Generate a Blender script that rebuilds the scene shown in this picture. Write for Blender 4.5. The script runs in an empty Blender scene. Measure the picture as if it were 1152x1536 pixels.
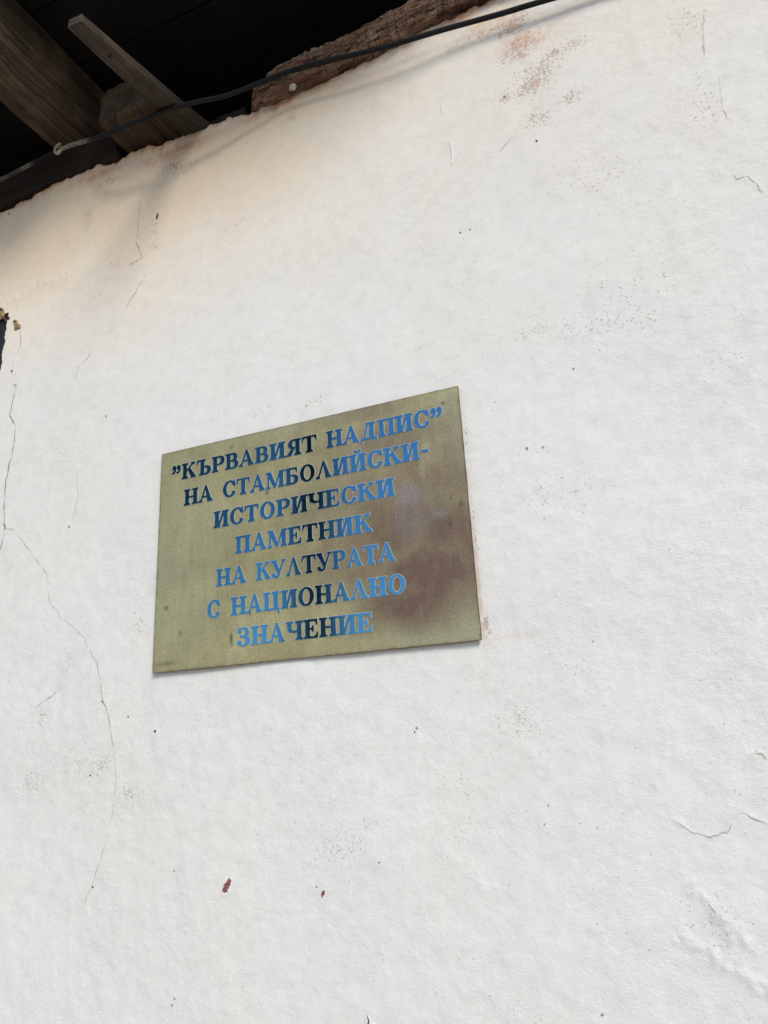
import bpy, math, random
import numpy as np
from mathutils import Vector, Matrix

R = math.radians
scene = bpy.context.scene

# ------------------------------------------------------------------ camera
C = (0.87032569, -1.05293915, 1.71692439)
RX = ((0.9229673791619414, -0.1610675460181857, -0.3495546632826069),
      (0.3813047427818174, 0.2591913821186911, 0.8873705655291336),
      (-0.05232504309629459, -0.9523009361830335, 0.3006410098604125))
cam_data = bpy.data.cameras.new('camera')
cam = bpy.data.objects.new('camera', cam_data)
scene.collection.objects.link(cam)
m = Matrix(((RX[0][0], -RX[0][1], -RX[0][2], C[0]),
            (RX[1][0], -RX[1][1], -RX[1][2], C[1]),
            (RX[2][0], -RX[2][1], -RX[2][2], C[2]),
            (0, 0, 0, 1)))
cam.matrix_world = m
cam_data.sensor_fit = 'VERTICAL'
cam_data.sensor_height = 36.0
cam_data.lens = 36.0 * 1076.03 / 1536.0
cam_data.clip_start = 0.02
cam_data.clip_end = 3000
scene.camera = cam

# ------------------------------------------------------------------ world, sun, exposure
SUN_EL, SUN_AZ = 38.0, 38.0        # azimuth to the right of the wall's outward normal (-Y)
world = bpy.data.worlds.new('World')
scene.world = world
world.use_nodes = True
wn = world.node_tree.nodes
bg = wn['Background']
sky = wn.new('ShaderNodeTexSky')
sky.sky_type = 'NISHITA'
sky.sun_disc = False
sky.sun_elevation = R(SUN_EL)
sky.sun_rotation = R(180.0 - SUN_AZ)
sky.altitude = 400
sky.air_density = 1.0
sky.dust_density = 1.2
sky.ozone_density = 1.0
world.node_tree.links.new(sky.outputs[0], bg.inputs[0])
bg.inputs[1].default_value = 0.088
sun_data = bpy.data.lights.new('sun', 'SUN')
sun_data.energy = 1.5
sun_data.angle = R(23)
sun_data.color = (1.0, 0.92, 0.79)
sun = bpy.data.objects.new('sun', sun_data)
scene.collection.objects.link(sun)
sd = Vector((math.sin(R(SUN_AZ)) * math.cos(R(SUN_EL)), -math.cos(R(SUN_AZ)) * math.cos(R(SUN_EL)), math.sin(R(SUN_EL))))
sun.rotation_euler = sd.to_track_quat('Z', 'Y').to_euler()
sun.location = sd * 12
vs = scene.view_settings
vs.view_transform = 'Standard'
vs.look = 'None'
vs.gamma = 1
vs.use_curve_mapping = False
vs.exposure = 0.76

# ------------------------------------------------------------------ helpers
def link(o, parent=None):
    scene.collection.objects.link(o)
    if parent is not None:
        o.parent = parent
    return o

def tag(o, label=None, cat=None, group=None, kind=None):
    if label: o['label'] = label
    if cat: o['category'] = cat
    if group: o['group'] = group
    if kind: o['kind'] = kind
    return o

def empty(name, loc=(0, 0, 0), label=None, cat=None, group=None):
    o = bpy.data.objects.new(name, None)
    o.empty_display_size = 0.05
    o.location = loc
    link(o)
    return tag(o, label, cat, group)

def mesh_np(name, V, F, mat, parent=None, smooth=True, attrs=None):
    """V (n,3) array, F (k,4) or (k,3) array or list of tuples; one linked mesh object"""
    me = bpy.data.meshes.new(name)
    V = np.asarray(V, dtype=np.float32)
    if isinstance(F, np.ndarray):
        k, w = F.shape
        me.vertices.add(len(V)); me.vertices.foreach_set('co', V.ravel())
        me.loops.add(k * w); me.loops.foreach_set('vertex_index', F.ravel().astype(np.int32))
        me.polygons.add(k)
        me.polygons.foreach_set('loop_start', np.arange(0, k * w, w, dtype=np.int32))
        me.polygons.foreach_set('loop_total', np.full(k, w, dtype=np.int32))
        me.update(calc_edges=True)
    else:
        me.from_pydata([tuple(v) for v in V.tolist()], [], F)
        me.update()
    me.validate()
    if attrs:
        for an, av in attrs.items():
            a = me.attributes.new(an, 'FLOAT', 'POINT')
            a.data.foreach_set('value', np.asarray(av, dtype=np.float32).ravel())
    me.polygons.foreach_set('use_smooth', np.full(len(me.polygons), smooth, dtype=bool))
    if mat: me.materials.append(mat)
    o = bpy.data.objects.new(name, me)
    link(o, parent)
    return o

# numpy gradient noise --------------------------------------------------------
def _hash(ix, iy, seed):
    h = (ix.astype(np.int64) * 374761393 + iy.astype(np.int64) * 668265263 + seed * 1442695041) & 0xffffffff
    h = ((h ^ (h >> 13)) * 1274126177) & 0xffffffff
    return (h ^ (h >> 16)) & 0xffff

def pnoise(x, y, seed=0):
    x0 = np.floor(x); y0 = np.floor(y)
    fx = x - x0; fy = y - y0
    u = fx * fx * fx * (fx * (fx * 6 - 15) + 10); v = fy * fy * fy * (fy * (fy * 6 - 15) + 10)
    def g(ix, iy, dx, dy):
        a = _hash(ix, iy, seed) * (2 * math.pi / 65536.0)
        return np.cos(a) * dx + np.sin(a) * dy
    n00 = g(x0, y0, fx, fy); n10 = g(x0 + 1, y0, fx - 1, fy)
    n01 = g(x0, y0 + 1, fx, fy - 1); n11 = g(x0 + 1, y0 + 1, fx - 1, fy - 1)
    return ((n00 * (1 - u) + n10 * u) * (1 - v) + (n01 * (1 - u) + n11 * u) * v) * 1.5

def fbm(x, y, oct=4, seed=0, gain=0.5):
    s = 0; a = 1.0
    for i in range(oct):
        s = s + a * pnoise(x * 2 ** i, y * 2 ** i, seed + i * 17)
        a *= gain
    return s

def seg_dist(x, z, a, b):
    ax, az = a; bx, bz = b
    dx, dz = bx - ax, bz - az
    t = np.clip(((x - ax) * dx + (z - az) * dz) / (dx * dx + dz * dz), 0, 1)
    return np.hypot(x - ax - t * dx, z - az - t * dz), t

def sst(a, b, x):
    t = np.clip((x - a) / (b - a), 0, 1)
    return t * t * (3 - 2 * t)

# pixel (of the 1152x1536 photograph) -> point on the plane y = const: used once, to read real positions off the photo
_R = np.array(RX)
def at(px, py, y=0.0):
    d = _R @ np.array([px - 576.0, py - 768.0, 1076.03])
    t = (y - C[1]) / d[1]
    return np.array(C) + t * d

def box_bm(x0, x1, y0, y1, z0, z1):
    V = [(x0, y0, z0), (x1, y0, z0), (x1, y1, z0), (x0, y1, z0), (x0, y0, z1), (x1, y0, z1), (x1, y1, z1), (x0, y1, z1)]
    F = [(0, 3, 2, 1), (4, 5, 6, 7), (0, 1, 5, 4), (1, 2, 6, 5), (2, 3, 7, 6), (3, 0, 4, 7)]
    return V, F

def box(name, x0, x1, y0, y1, z0, z1, mat, parent=None, bev=0.002):
    V, F = box_bm(x0, x1, y0, y1, z0, z1)
    o = mesh_np(name, V, F, mat, parent, smooth=False)
    if bev:
        b = o.modifiers.new('bevel', 'BEVEL'); b.width = bev; b.segments = 2
    return o

# ------------------------------------------------------------------ materials
class NT:
    def __init__(self, name):
        self.m = bpy.data.materials.new(name)
        self.m.use_nodes = True
        self.t = self.m.node_tree
        self.b = self.t.nodes['Principled BSDF']
        self.tc = None
    def n(self, typ, **kw):
        nd = self.t.nodes.new(typ)
        for k, v in kw.items():
            setattr(nd, k, v)
        return nd
    def l(self, a, b):
        self.t.links.new(a, b)
    def coord(self, scale=(1, 1, 1)):
        if self.tc is None: self.tc = self.n('ShaderNodeTexCoord')
        mp = self.n('ShaderNodeMapping')
        mp.inputs['Scale'].default_value = scale
        self.l(self.tc.outputs['Object'], mp.inputs[0])
        return mp.outputs[0]
    def noise(self, scale, detail=4, rough=0.55, sc=(1, 1, 1), dist=0.0):
        nd = self.n('ShaderNodeTexNoise')
        nd.inputs['Scale'].default_value = scale
        nd.inputs['Detail'].default_value = detail
        nd.inputs['Roughness'].default_value = rough
        nd.inputs['Distortion'].default_value = dist
        self.l(self.coord(sc), nd.inputs['Vector'])
        return nd.outputs['Fac']
    def ramp(self, fac, stops, interp='LINEAR'):
        r = self.n('ShaderNodeValToRGB')
        r.color_ramp.interpolation = interp
        el = r.color_ramp.elements
        while len(el) > 1: el.remove(el[-1])
        el[0].position = stops[0][0]; el[0].color = col4(stops[0][1])
        for p, c in stops[1:]:
            e = el.new(p); e.color = col4(c)
        self.l(fac, r.inputs[0])
        return r.outputs[0]
    def mix(self, fac, a, b, blend='MIX'):
        mx = self.n('ShaderNodeMix', data_type='RGBA', blend_type=blend)
        for sock, v in ((0, fac), (6, a), (7, b)):
            if hasattr(v, 'is_output'): self.l(v, mx.inputs[sock])
            elif sock == 0: mx.inputs[0].default_value = v
            else: mx.inputs[sock].default_value = col4(v)
        return mx.outputs[2]
    def math(self, op, a, b=None, clamp=False):
        nd = self.n('ShaderNodeMath', operation=op, use_clamp=clamp)
        for i, v in enumerate((a, b)):
            if v is None: continue
            if hasattr(v, 'is_output'): self.l(v, nd.inputs[i])
            else: nd.inputs[i].default_value = v
        return nd.outputs[0]
    def attr(self, name):
        nd = self.n('ShaderNodeAttribute'); nd.attribute_name = name
        return nd.outputs['Fac']
    def bump(self, h, strength, dist, prev=None):
        b = self.n('ShaderNodeBump')
        b.inputs['Strength'].default_value = strength
        b.inputs['Distance'].default_value = dist
        self.l(h, b.inputs['Height'])
        if prev is not None: self.l(prev, b.inputs['Normal'])
        return b.outputs[0]
    def voro(self, scale, sc=(1, 1, 1), feature='F1', rand=1.0):
        v = self.n('ShaderNodeTexVoronoi', feature=feature)
        v.inputs['Scale'].default_value = scale
        v.inputs['Randomness'].default_value = rand
        self.l(self.coord(sc), v.inputs['Vector'])
        return v.outputs['Distance']

def col4(c):
    if isinstance(c, (int, float)): c = (c, c, c)
    return (c[0], c[1], c[2], 1.0)

def setp(b, **kw):
    for k, v in kw.items():
        b.inputs[k.replace('_', ' ')].default_value = v

# plaster ----------------------------------------------------------------
def mat_plaster():
    t = NT('limewashed_plaster')
    WHITE = (0.755, 0.768, 0.772)
    base = t.mix(t.ramp(t.noise(2.2, 3), [(0.35, 0), (0.65, 1)]), WHITE, (0.755, 0.757, 0.745))
    base = t.mix(t.math('MULTIPLY', t.attr('cream'), 1.0, True), base, (0.79, 0.665, 0.515))  # warm bounce light below the eaves, put into the plaster colour
    mott = t.ramp(t.noise(38, 5, 0.65), [(0.30, 0.93), (0.55, 1.0)])
    base = t.mix(1.0, base, mott, 'MULTIPLY')
    # old peach paint under the edge
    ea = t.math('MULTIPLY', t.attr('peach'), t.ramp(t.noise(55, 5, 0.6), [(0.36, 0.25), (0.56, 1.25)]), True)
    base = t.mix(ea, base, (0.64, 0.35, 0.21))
    # flaking spots: speckle noise whose threshold is opened up by the painted density
    sp = t.noise(250, 3.5, 0.6, (1.2, 1, 0.85), 0.6)
    pk = t.math('ADD', sp, t.math('MULTIPLY', t.attr('peel'), 0.31))
    speck = t.ramp(pk, [(0.735, 0), (0.775, 1)])
    base = t.mix(t.math('MULTIPLY', speck, 0.62), base, t.mix(t.ramp(t.noise(30, 2), [(0.45, 0), (0.55, 1)]), (0.47, 0.25, 0.17), (0.40, 0.27, 0.20)))
    # pits
    vp = t.noise(260, 2, 0.5, (1, 1, 0.9))
    pp = t.math('ADD', vp, t.math('MULTIPLY', t.attr('pit'), 0.20))
    pits = t.ramp(pp, [(0.735, 0), (0.79, 1)])
    base = t.mix(t.math('MULTIPLY', pits, 0.48), base, (0.33, 0.27, 0.21))
    # duller grey-brown patches
    base = t.mix(t.math('MULTIPLY', t.attr('grey_patch'), t.ramp(t.noise(24, 6, 0.7), [(0.3, 0.2), (0.7, 1)]), True), base, (0.50, 0.47, 0.42))
    t.l(base, t.b.inputs['Base Color'])
    setp(t.b, Roughness=0.9)
    t.b.inputs['Specular IOR Level'].default_value = 0.25
    rg = t.attr('rough')
    h1 = t.math('MULTIPLY', t.math('ADD', t.noise(120, 6, 0.68, (1, 1, 1.1)), t.math('MULTIPLY', t.ramp(t.voro(190, (1, 1, 1.3)), [(0.0, 1.0), (0.45, 0.0)]), 0.22)), rg)
    h2 = t.noise(420, 4, 0.6)
    n1 = t.bump(h1, 0.29, 0.0042)
    n2 = t.bump(h2, 0.16, 0.0012, n1)
    inv = t.math('SUBTRACT', 1.0, t.math('MAXIMUM', speck, pits))
    n3 = t.bump(inv, 0.5, 0.0012, n2)
    t.l(n3, t.b.inputs['Normal'])
    return t.m

def mat_simple(name, c, rough=0.7, metallic=0.0, bump=None, var=0.2, vs=40, spec=0.5):
    t = NT(name)
    k = t.ramp(t.noise(vs, 5, 0.6), [(0.3, tuple(x * (1 - var) for x in c)), (0.7, tuple(min(1, x * (1 + var)) for x in c))])
    t.l(k, t.b.inputs['Base Color'])
    setp(t.b, Roughness=rough, Metallic=metallic)
    t.b.inputs['Specular IOR Level'].default_value = spec
    if bump:
        t.l(t.bump(t.noise(bump[0], 5, 0.6), bump[1], bump[2]), t.b.inputs['Normal'])
    return t.m

def mat_wood(name, dark, light, axis='y', rough=0.8, fine=1.0):
    """aged timber, grain along the given axis"""
    t = NT(name)
    s = {'x': (0.04, 1, 1), 'y': (1, 0.04, 1), 'z': (1, 1, 0.04)}[axis]
    s2 = {'x': (0.10, 1, 1), 'y': (1, 0.10, 1), 'z': (1, 1, 0.10)}[axis]
    g = t.noise(120 * fine, 8, 0.72, s, 0.8)
    c = t.ramp(g, [(0.30, dark), (0.52, tuple((a + b) / 2 for a, b in zip(dark, light))), (0.72, light)])
    c = t.mix(t.ramp(t.noise(14, 4, 0.6, s2), [(0.35, 0), (0.65, 0.75)]), c, tuple(x * 0.55 for x in dark))
    c = t.mix(t.ramp(t.noise(9, 4, 0.6), [(0.5, 0), (0.72, 0.5)]), c, tuple(x * 1.15 for x in light))
    t.l(c, t.b.inputs['Base Color'])
    cr = t.ramp(t.noise(60 * fine, 5, 0.7, s, 1.0), [(0.35, 0), (0.5, 1)])
    n = t.bump(cr, 0.6, 0.003)
    n = t.bump(g, 0.5, 0.0018, n)
    t.l(n, t.b.inputs['Normal'])
    setp(t.b, Roughness=rough)
    t.b.inputs['Specular IOR Level'].default_value = 0.3
    return t.m

M_PLASTER = mat_plaster()
M_RAFTER = mat_wood('weathered_rafter_wood', (0.020, 0.0135, 0.009), (0.185, 0.132, 0.09), 'y')
M_GREYWOOD = mat_wood('grey_batten_wood', (0.024, 0.018, 0.013), (0.105, 0.080, 0.058), 'y')
M_JOIST = mat_wood('joist_wood', (0.035, 0.021, 0.013), (0.15, 0.10, 0.064), 'y')
M_SHADEWOOD = mat_wood('shade_black_wood', (0.005, 0.004, 0.0035), (0.016, 0.012, 0.010), 'x')  # shade under the eaves is put into this near-black wood colour
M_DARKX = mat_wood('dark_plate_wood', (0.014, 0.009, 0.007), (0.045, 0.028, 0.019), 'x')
M_FRAME = mat_wood('painted_frame_wood', (0.012, 0.014, 0.018), (0.028, 0.032, 0.040), 'z', 0.55)
M_POST = mat_wood('tarred_post_wood', (0.006, 0.005, 0.004), (0.014, 0.012, 0.010), 'z')

# ------------------------------------------------------------------ ground and far land
t = NT('pale_paving')
t.l(t.ramp(t.noise(3, 6), [(0.3, (0.28, 0.25, 0.20)), (0.7, (0.40, 0.36, 0.30))]), t.b.inputs['Base Color'])
setp(t.b, Roughness=0.9)
g = mesh_np('ground', [(-1500, -1500, 0), (1500, -1500, 0), (1500, 1500, 0), (-1500, 1500, 0)], [(0, 1, 2, 3)], t.m, None, False)
tag(g, kind='structure')

# ------------------------------------------------------------------ wall
TOP = [(-3.0, 3.06), (-0.75, 3.06), (-0.553, 3.061), (-0.50, 3.066), (-0.44, 3.072), (-0.333, 3.078), (-0.27, 3.073), (-0.229, 3.080), (-0.197, 3.061), (-0.17, 3.064),
       (-0.145, 3.070), (-0.11, 3.073), (-0.085, 3.074), (-0.065, 3.060), (-0.02, 3.058), (0.03, 3.062), (0.088, 3.057), (0.13, 3.058), (0.177, 3.045), (0.22, 3.050),
       (0.289, 3.045), (0.36, 3.047), (0.42, 3.055), (0.469, 3.052), (0.54, 3.062), (0.61, 3.072), (0.66, 3.070), (0.718, 3.076), (0.85, 3.07), (1.2, 3.08), (3.0, 3.07)]
tx = np.array([p[0] for p in TOP]); tz = np.array([p[1] for p in TOP])
def ztop(x):
    return np.interp(x, tx, tz) + 0.0045 * pnoise(x * 55, x * 0 + 3.3, 5) + 0.0034 * pnoise(x * 170, x * 0 + 1.3, 6)

# relief features read off the photograph: raised trowel ridges (polylines on the wall)
def W(*pts):
    return [tuple(at(px, py)[[0, 2]]) for px, py in pts]
RIDGES = [  # points, width, height
    (W((1035, 1330), (1062, 1352), (1085, 1385), (1105, 1405), (1125, 1425)), 0.007, 0.0035),
    (W((1020, 1405), (1050, 1418), (1085, 1440), (1125, 1468), (1152, 1485)), 0.009, 0.0045),
    (W((1008, 1230), (1035, 1245), (1065, 1255), (1090, 1250), (1100, 1222), (1125, 1222), (1152, 1237)), 0.003, 0.0022),
    (W((965, 1172), (985, 1182), (1000, 1200)), 0.003, 0.0014),
    (W((1030, 1012), (1055, 1020), (1068, 1017), (1080, 1032)), 0.0025, 0.0016),
    (W((1120, 1132), (1140, 1131), (1150, 1138)), 0.003, 0.0022),
    (W((760, 1050), (790, 1025), (810, 1010)), 0.006, 0.0016),
    (W((850, 1035), (880, 1010), (905, 990)), 0.007, 0.0016),
    (W((1005, 830), (1015, 815), (1022, 800)), 0.004, 0.0012),
    (W((60, 1080), (80, 1050), (100, 1010)), 0.006, 0.0016),
    (W((690, 1290), (720, 1320), (760, 1370)), 0.010, 0.0014),
    (W((1100, 250), (1120, 262), (1145, 285)), 0.003, 0.0012),
    (W((5, 460), (60, 425), (110, 412)), 0.012, 0.0022),
]
def wall_h(X, Z):
    """relief of the plaster, metres towards the viewer"""
    h = 0.0045 * fbm(X * 1.1, Z * 1.1, 3, 11) + 0.0011 * fbm(X * 6.0, Z * 5.0, 3, 31)
    wx = X + 0.006 * pnoise(X * 40, Z * 40, 71); wz = Z + 0.006 * pnoise(X * 40, Z * 40, 72)
    amp = 0.35 + 0.65 * sst(2.7, 1.7, Z) + 0.5 * sst(0.75, 1.05, X)
    h = h + amp * (0.00055 * fbm(X * 26, Z * 30, 3, 41) + 0.0006 * np.maximum(0, fbm(X * 80, Z * 80, 3, 51) - 0.25))
    for pts, w, a in RIDGES:
        best = None
        for p, q in zip(pts[:-1], pts[1:]):
            d, _ = seg_dist(wx, wz, p, q)
            best = d if best is None else np.minimum(best, d)
        h = h + 0.36 * a * np.exp(-(best / w) ** 2) * (0.8 + 1.3 * pnoise(X * 110, Z * 110, 81))
    return h

def blobs(X, Z, lst):
    s = np.zeros_like(X)
    for px, py, rx, rz, a in lst:
        w = at(px, py)
        s = np.maximum(s, a * np.exp(-(((X - w[0]) / rx) ** 2 + ((Z - w[2]) / rz) ** 2)))
    return s

WX0, WX1, WZ0, WZ1 = -1.25, -0.476, 1.42, 2.728       # window opening
def axis_coords(lo, a, b, hi, fine, coarse, extra=()):
    mid = np.arange(a, b, fine)
    left = np.linspace(lo, a, int((a - lo) / coarse) + 2)[:-1]
    right = np.linspace(b, hi, int((hi - b) / coarse) + 2)
    v = np.concatenate([left, mid, right])
    for e in extra:
        v[np.argmin(abs(v - e))] = e
    return v
xs = axis_coords(-3.0, -0.80, 1.30, 3.0, 0.0032, 0.03, (WX0, WX1))
zs = axis_coords(0.0, 1.18, 3.06, 3.0601, 0.0032, 0.03, (WZ0, WZ1))
zs = zs[:-1]; zs[-1] = 3.06
X, Z = np.meshgrid(xs, zs)
ramp_top = sst(2.93, 3.06, Z)
Z2 = Z + ramp_top * (ztop(X) - 3.06)
# ragged edge of the opening
jag = 0.004 * pnoise(Z * 30, Z * 0 + 2.1, 9) + 0.003 * pnoise(Z * 90, Z * 0 + 2.1, 19)
X2 = X + jag * np.exp(-((X - WX1) / 0.01) ** 2) * ((Z < WZ1 + 0.01) & (Z > WZ0))
Z2 = Z2 + (0.004 * pnoise(X * 40, X * 0 + 7.7, 13)) * np.exp(-((Z - WZ1) / 0.01) ** 2) * (X < WX1 + 0.01)
H = wall_h(X2, Z2)
dt = ztop(X2) - Z2
H = H - 0.010 * np.exp(-(dt / 0.008)) + 0.0025 * np.exp(-((dt - 0.02) / 0.02) ** 2) * pnoise(X * 30, Z * 30, 21)
H = H - 0.0030 * sst(0.05, 0.0, dt) * sst(-0.1, 0.35, pnoise(X * 22, Z * 34, 23) + 0.4 * pnoise(X * 80, Z * 80, 24))
V = np.stack([X2, -H, Z2], -1).reshape(-1, 3)
ny, nx = X.shape
I = np.arange(ny * nx).reshape(ny, nx)
cx = 0.5 * (X[:-1, :-1] + X[1:, 1:]); cz = 0.5 * (Z[:-1, :-1] + Z[1:, 1:])
keep = ~((cx > WX0) & (cx < WX1) & (cz > WZ0) & (cz < WZ1))
Q = np.stack([I[:-1, :-1], I[:-1, 1:], I[1:, 1:], I[1:, :-1]], -1)[keep]
# broken top edge turned back into the wall
topr = I[-1]
base = len(V)
bk = V[topr].copy(); bk[:, 1] += 0.03; bk[:, 2] += 0.004 + 0.003 * pnoise(xs * 50, xs * 0 + 9, 3)
bk2 = V[topr].copy(); bk2[:, 1] = 0.30; bk2[:, 2] -= 0.01
V = np.concatenate([V, bk, bk2])
r1 = base + np.arange(nx); r2 = base + nx + np.arange(nx)
Q = np.concatenate([Q, np.stack([topr[:-1], topr[1:], r1[1:], r1[:-1]], -1), np.stack([r1[:-1], r1[1:], r2[1:], r2[:-1]], -1)])
# reveals of the opening
def reveal(idx):
    global V, Q
    b = len(V); e = V[idx].copy(); e[:, 1] = 0.16
    V = np.concatenate([V, e])
    n = np.arange(len(idx) - 1)
    Q = np.concatenate([Q, np.stack([idx[:-1], idx[1:], b + n + 1, b + n], -1)])
iz = np.where((zs >= WZ0 - 1e-6) & (zs <= WZ1 + 1e-6))[0]; ix = np.where((xs >= WX0 - 1e-6) & (xs <= WX1 + 1e-6))[0]
reveal(I[iz, ix[-1]]); reveal(I[iz, ix[0]]); reveal(I[iz[-1], ix]); reveal(I[iz[0], ix])
def pad(a, fill=0.0):
    return np.concatenate([a.ravel(), np.full(len(V) - a.size, fill)])
nz1 = fbm(X * 5, Z * 5, 3, 101); nz2 = fbm(X * 16, Z * 16, 3, 111)
peel = blobs(X2, Z2, [(780, 75, .045, .03, 1.0), (845, 75, .05, .025, .95), (815, 100, .06, .035, .75), (860, 70, .03, .02, .95), (800, 130, .06, .03, .7), (840, 150, .05, .03, .8), (815, 175, .04, .025, .75), (758, 148, .010, .010, 1.05),
    (760, 40, .06, .03, .85), (785, 498, .017, .019, 1.05), (815, 490, .03, .02, .5), (458, 606, .006, .012, 1.15), (390, 615, .03, .02, .8), (470, 600, .05, .015, .65), (130, 320, .03, .05, .7), (60, 400, .04, .05, .5),
    (232, 355, .025, .05, .75), (210, 430, .025, .05, .6), (265, 250, .07, .03, .75), (170, 270, .06, .02, .8), (355, 335, .03, .03, .5), (170, 410, .03, .05, .55), (150, 450, .04, .04, .5), (640, 520, .05, .02, .5), (540, 550, .05, .02, .45),
    (300, 240, .10, .02, .6), (700, 650, .004, .05, .75), (712, 800, .004, .06, .9), (730, 940, .008, .03, 1.0), (560, 975, .03, .006, 1.0), (640, 970, .09, .004, .8), (360, 995, .03, .005, .85), (290, 1005, .06, .004, .6),
    (205, 900, .01, .015, .7), (215, 780, .015, .02, .55), (690, 420, .05, .05, .35), (1020, 60, .03, .08, .45), (555, 170, .03, .04, .45), (720, 55, .09, .02, .6), (620, 85, .08, .012, .35)])
peel = peel * (0.75 + 0.5 * nz2) + 0.20 * sst(2.35, 3.0, Z2) * (0.6 + nz1)
peel = peel + 0.9 * np.exp(-dt / 0.012) * (0.6 + 0.6 * nz2)
pit = blobs(X2, Z2, [(205, 800, .03, .03, .7), (205, 945, .02, .04, .95), (95, 1000, .02, .03, .85), (60, 1080, .02, .02, .7), (140, 1150, .05, .02, .9), (190, 1190, .02, .015, .9), (10, 850, .02, .04, .8), (40, 1180, .03, .03, .7),
    (780, 1085, .035, .03, .7), (940, 435, .08, .04, .55), (890, 480, .06, .03, .8), (965, 475, .03, .02, .8), (800, 675, .03, .015, .95), (740, 610, .012, .015, .85), (1050, 140, .03, .06, .7), (1040, 40, .02, .05, .8), (1020, 830, .02, .02, .6),
    (1080, 1390, .03, .03, .8), (1040, 1390, .02, .01, .8), (860, 1020, .05, .03, .5), (700, 1200, .06, .05, .45), (520, 1270, .06, .04, .55), (330, 370, .04, .04, .5), (170, 500, .03, .04, .5), (30, 530, .03, .04, .5), (850, 740, .08, .04, .5),
    (85, 700, .03, .06, .35), (400, 420, .10, .06, .3), (600, 360, .20, .10, .25), (880, 270, .12, .08, .35), (1090, 560, .06, .05, .45), (330, 200, .05, .03, .3)])
pit = pit * (0.8 + 0.5 * nz2) + 0.16 * nz1 + 0.11
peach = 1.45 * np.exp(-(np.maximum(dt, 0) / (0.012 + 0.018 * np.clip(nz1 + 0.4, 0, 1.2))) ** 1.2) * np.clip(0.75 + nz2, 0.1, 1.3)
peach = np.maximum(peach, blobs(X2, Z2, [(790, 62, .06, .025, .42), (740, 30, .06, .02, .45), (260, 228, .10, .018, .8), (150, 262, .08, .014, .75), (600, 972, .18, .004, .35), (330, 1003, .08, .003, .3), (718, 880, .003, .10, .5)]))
cream = 0.95 * sst(0.62, 0.02, dt + 0.55 * sst(-0.1, 1.1, X2) + 0.10 * nz1) + 0.22 * sst(2.3, 2.9, Z2 + 0.25 * nz1)  # tint standing for light bounced from wood and ground, strongest upper left
grey_patch = 0.9 * blobs(X2, Z2, [(45, 1150, .10, .06, .10), (1085, 1390, .03, .03, .28), (1120, 1450, .03, .02, .25), (60, 430, .05, .015, .25), (95, 1010, .02, .04, .25)]) + 0.04 * np.clip(nz1, 0, 1)
rough = 0.42 + 0.35 * sst(2.45, 1.75, Z2) + 0.30 * sst(0.7, 1.0, X2) + 0.35 * np.clip(nz1, -0.5, 1) 
rough = np.maximum(rough, blobs(X2, Z2, [(780, 1080, .08, .06, 1.0), (1080, 1390, .07, .08, 1.3), (890, 1000, .07, .05, 1.0), (100, 1020, .06, .08, .9), (900, 470, .12, .07, .8)]))
wall = empty('plastered_wall', (0, 0, 0), 'cream white plastered house wall with fine cracks and flaking spots below the eaves', 'wall')
plaster = mesh_np('plaster', V, Q, M_PLASTER, wall, True, dict(peel=pad(peel), pit=pad(pit), peach=pad(peach, 0.4), cream=pad(cream), grey_patch=pad(grey_patch), rough=pad(rough, 0.8)))
# masonry body behind, so that the wall has its thickness
M_MORTAR = mat_simple('mortar', (0.30, 0.22, 0.16), 0.95, bump=(60, 0.6, 0.004))
box('masonry', -3.0, WX0 - 0.002, 0.045, 0.34, 0.0, 3.04, M_MORTAR, wall, 0)
box('masonry', WX1 + 0.006, 3.0, 0.045, 0.34, 0.0, 3.04, M_MORTAR, wall, 0)
box('masonry', WX0, WX1, 0.17, 0.34, 0.0, WZ0 - 0.01, M_MORTAR, wall, 0)
box('masonry', WX0, WX1, 0.17, 0.34, WZ1 + 0.01, 3.03, M_MORTAR, wall, 0)

# cracks: hair-thin dark ribbons that lie on the relief
M_CRACK = mat_simple('crack_shadow', (0.20, 0.17, 0.14), 0.95, var=0.5, vs=200)
M_HAIR = mat_simple('faint_crack', (0.50, 0.465, 0.42), 0.95, var=0.25, vs=60)
rng = random.Random(4)
def crack(pix, w, mat, jag=0.0022, seed=0, name='crack'):
    P = [np.array(p) for p in W(*pix)]
    pts = [P[0]]
    for a, b in zip(P[:-1], P[1:]):
        n = max(2, int(np.linalg.norm(b - a) / 0.0025))
        for i in range(1, n + 1): pts.append(a + (b - a) * i / n)
    pts = np.array(pts)
    n = len(pts)
    d = np.gradient(pts, axis=0); d /= np.linalg.norm(d, axis=1)[:, None] + 1e-9
    nrm = np.stack([-d[:, 1], d[:, 0]], -1)
    s = np.arange(n) * 0.0025
    off = jag * fbm(s * 55, s * 0 + seed, 3, 7 + seed, 0.6)
    off *= np.minimum(1, np.minimum(np.arange(n), n - 1 - np.arange(n)) / 4)
    pts = pts + nrm * off[:, None]
    ww = w * np.clip(0.62 + 0.95 * pnoise(s * 60, s * 0 + 5.5, 3 + seed), 0.18, 1.6)
    ww *= np.minimum(1, np.minimum(np.arange(n) + 0.5, n - 0.5 - np.arange(n)) / 6)
    L = pts + nrm * ww[:, None] * 0.5; Rr = pts - nrm * ww[:, None] * 0.5
    al = np.concatenate([L, Rr])
    h = wall_h(al[:, 0], al[:, 1])
    VV = np.stack([al[:, 0], -(h + 0.0006), al[:, 1]], -1)
    i = np.arange(n - 1)
    FF = np.stack([i, i + 1, n + i + 1, n + i], -1)
    return mesh_np(name, VV, FF, mat, wall, True)
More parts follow.
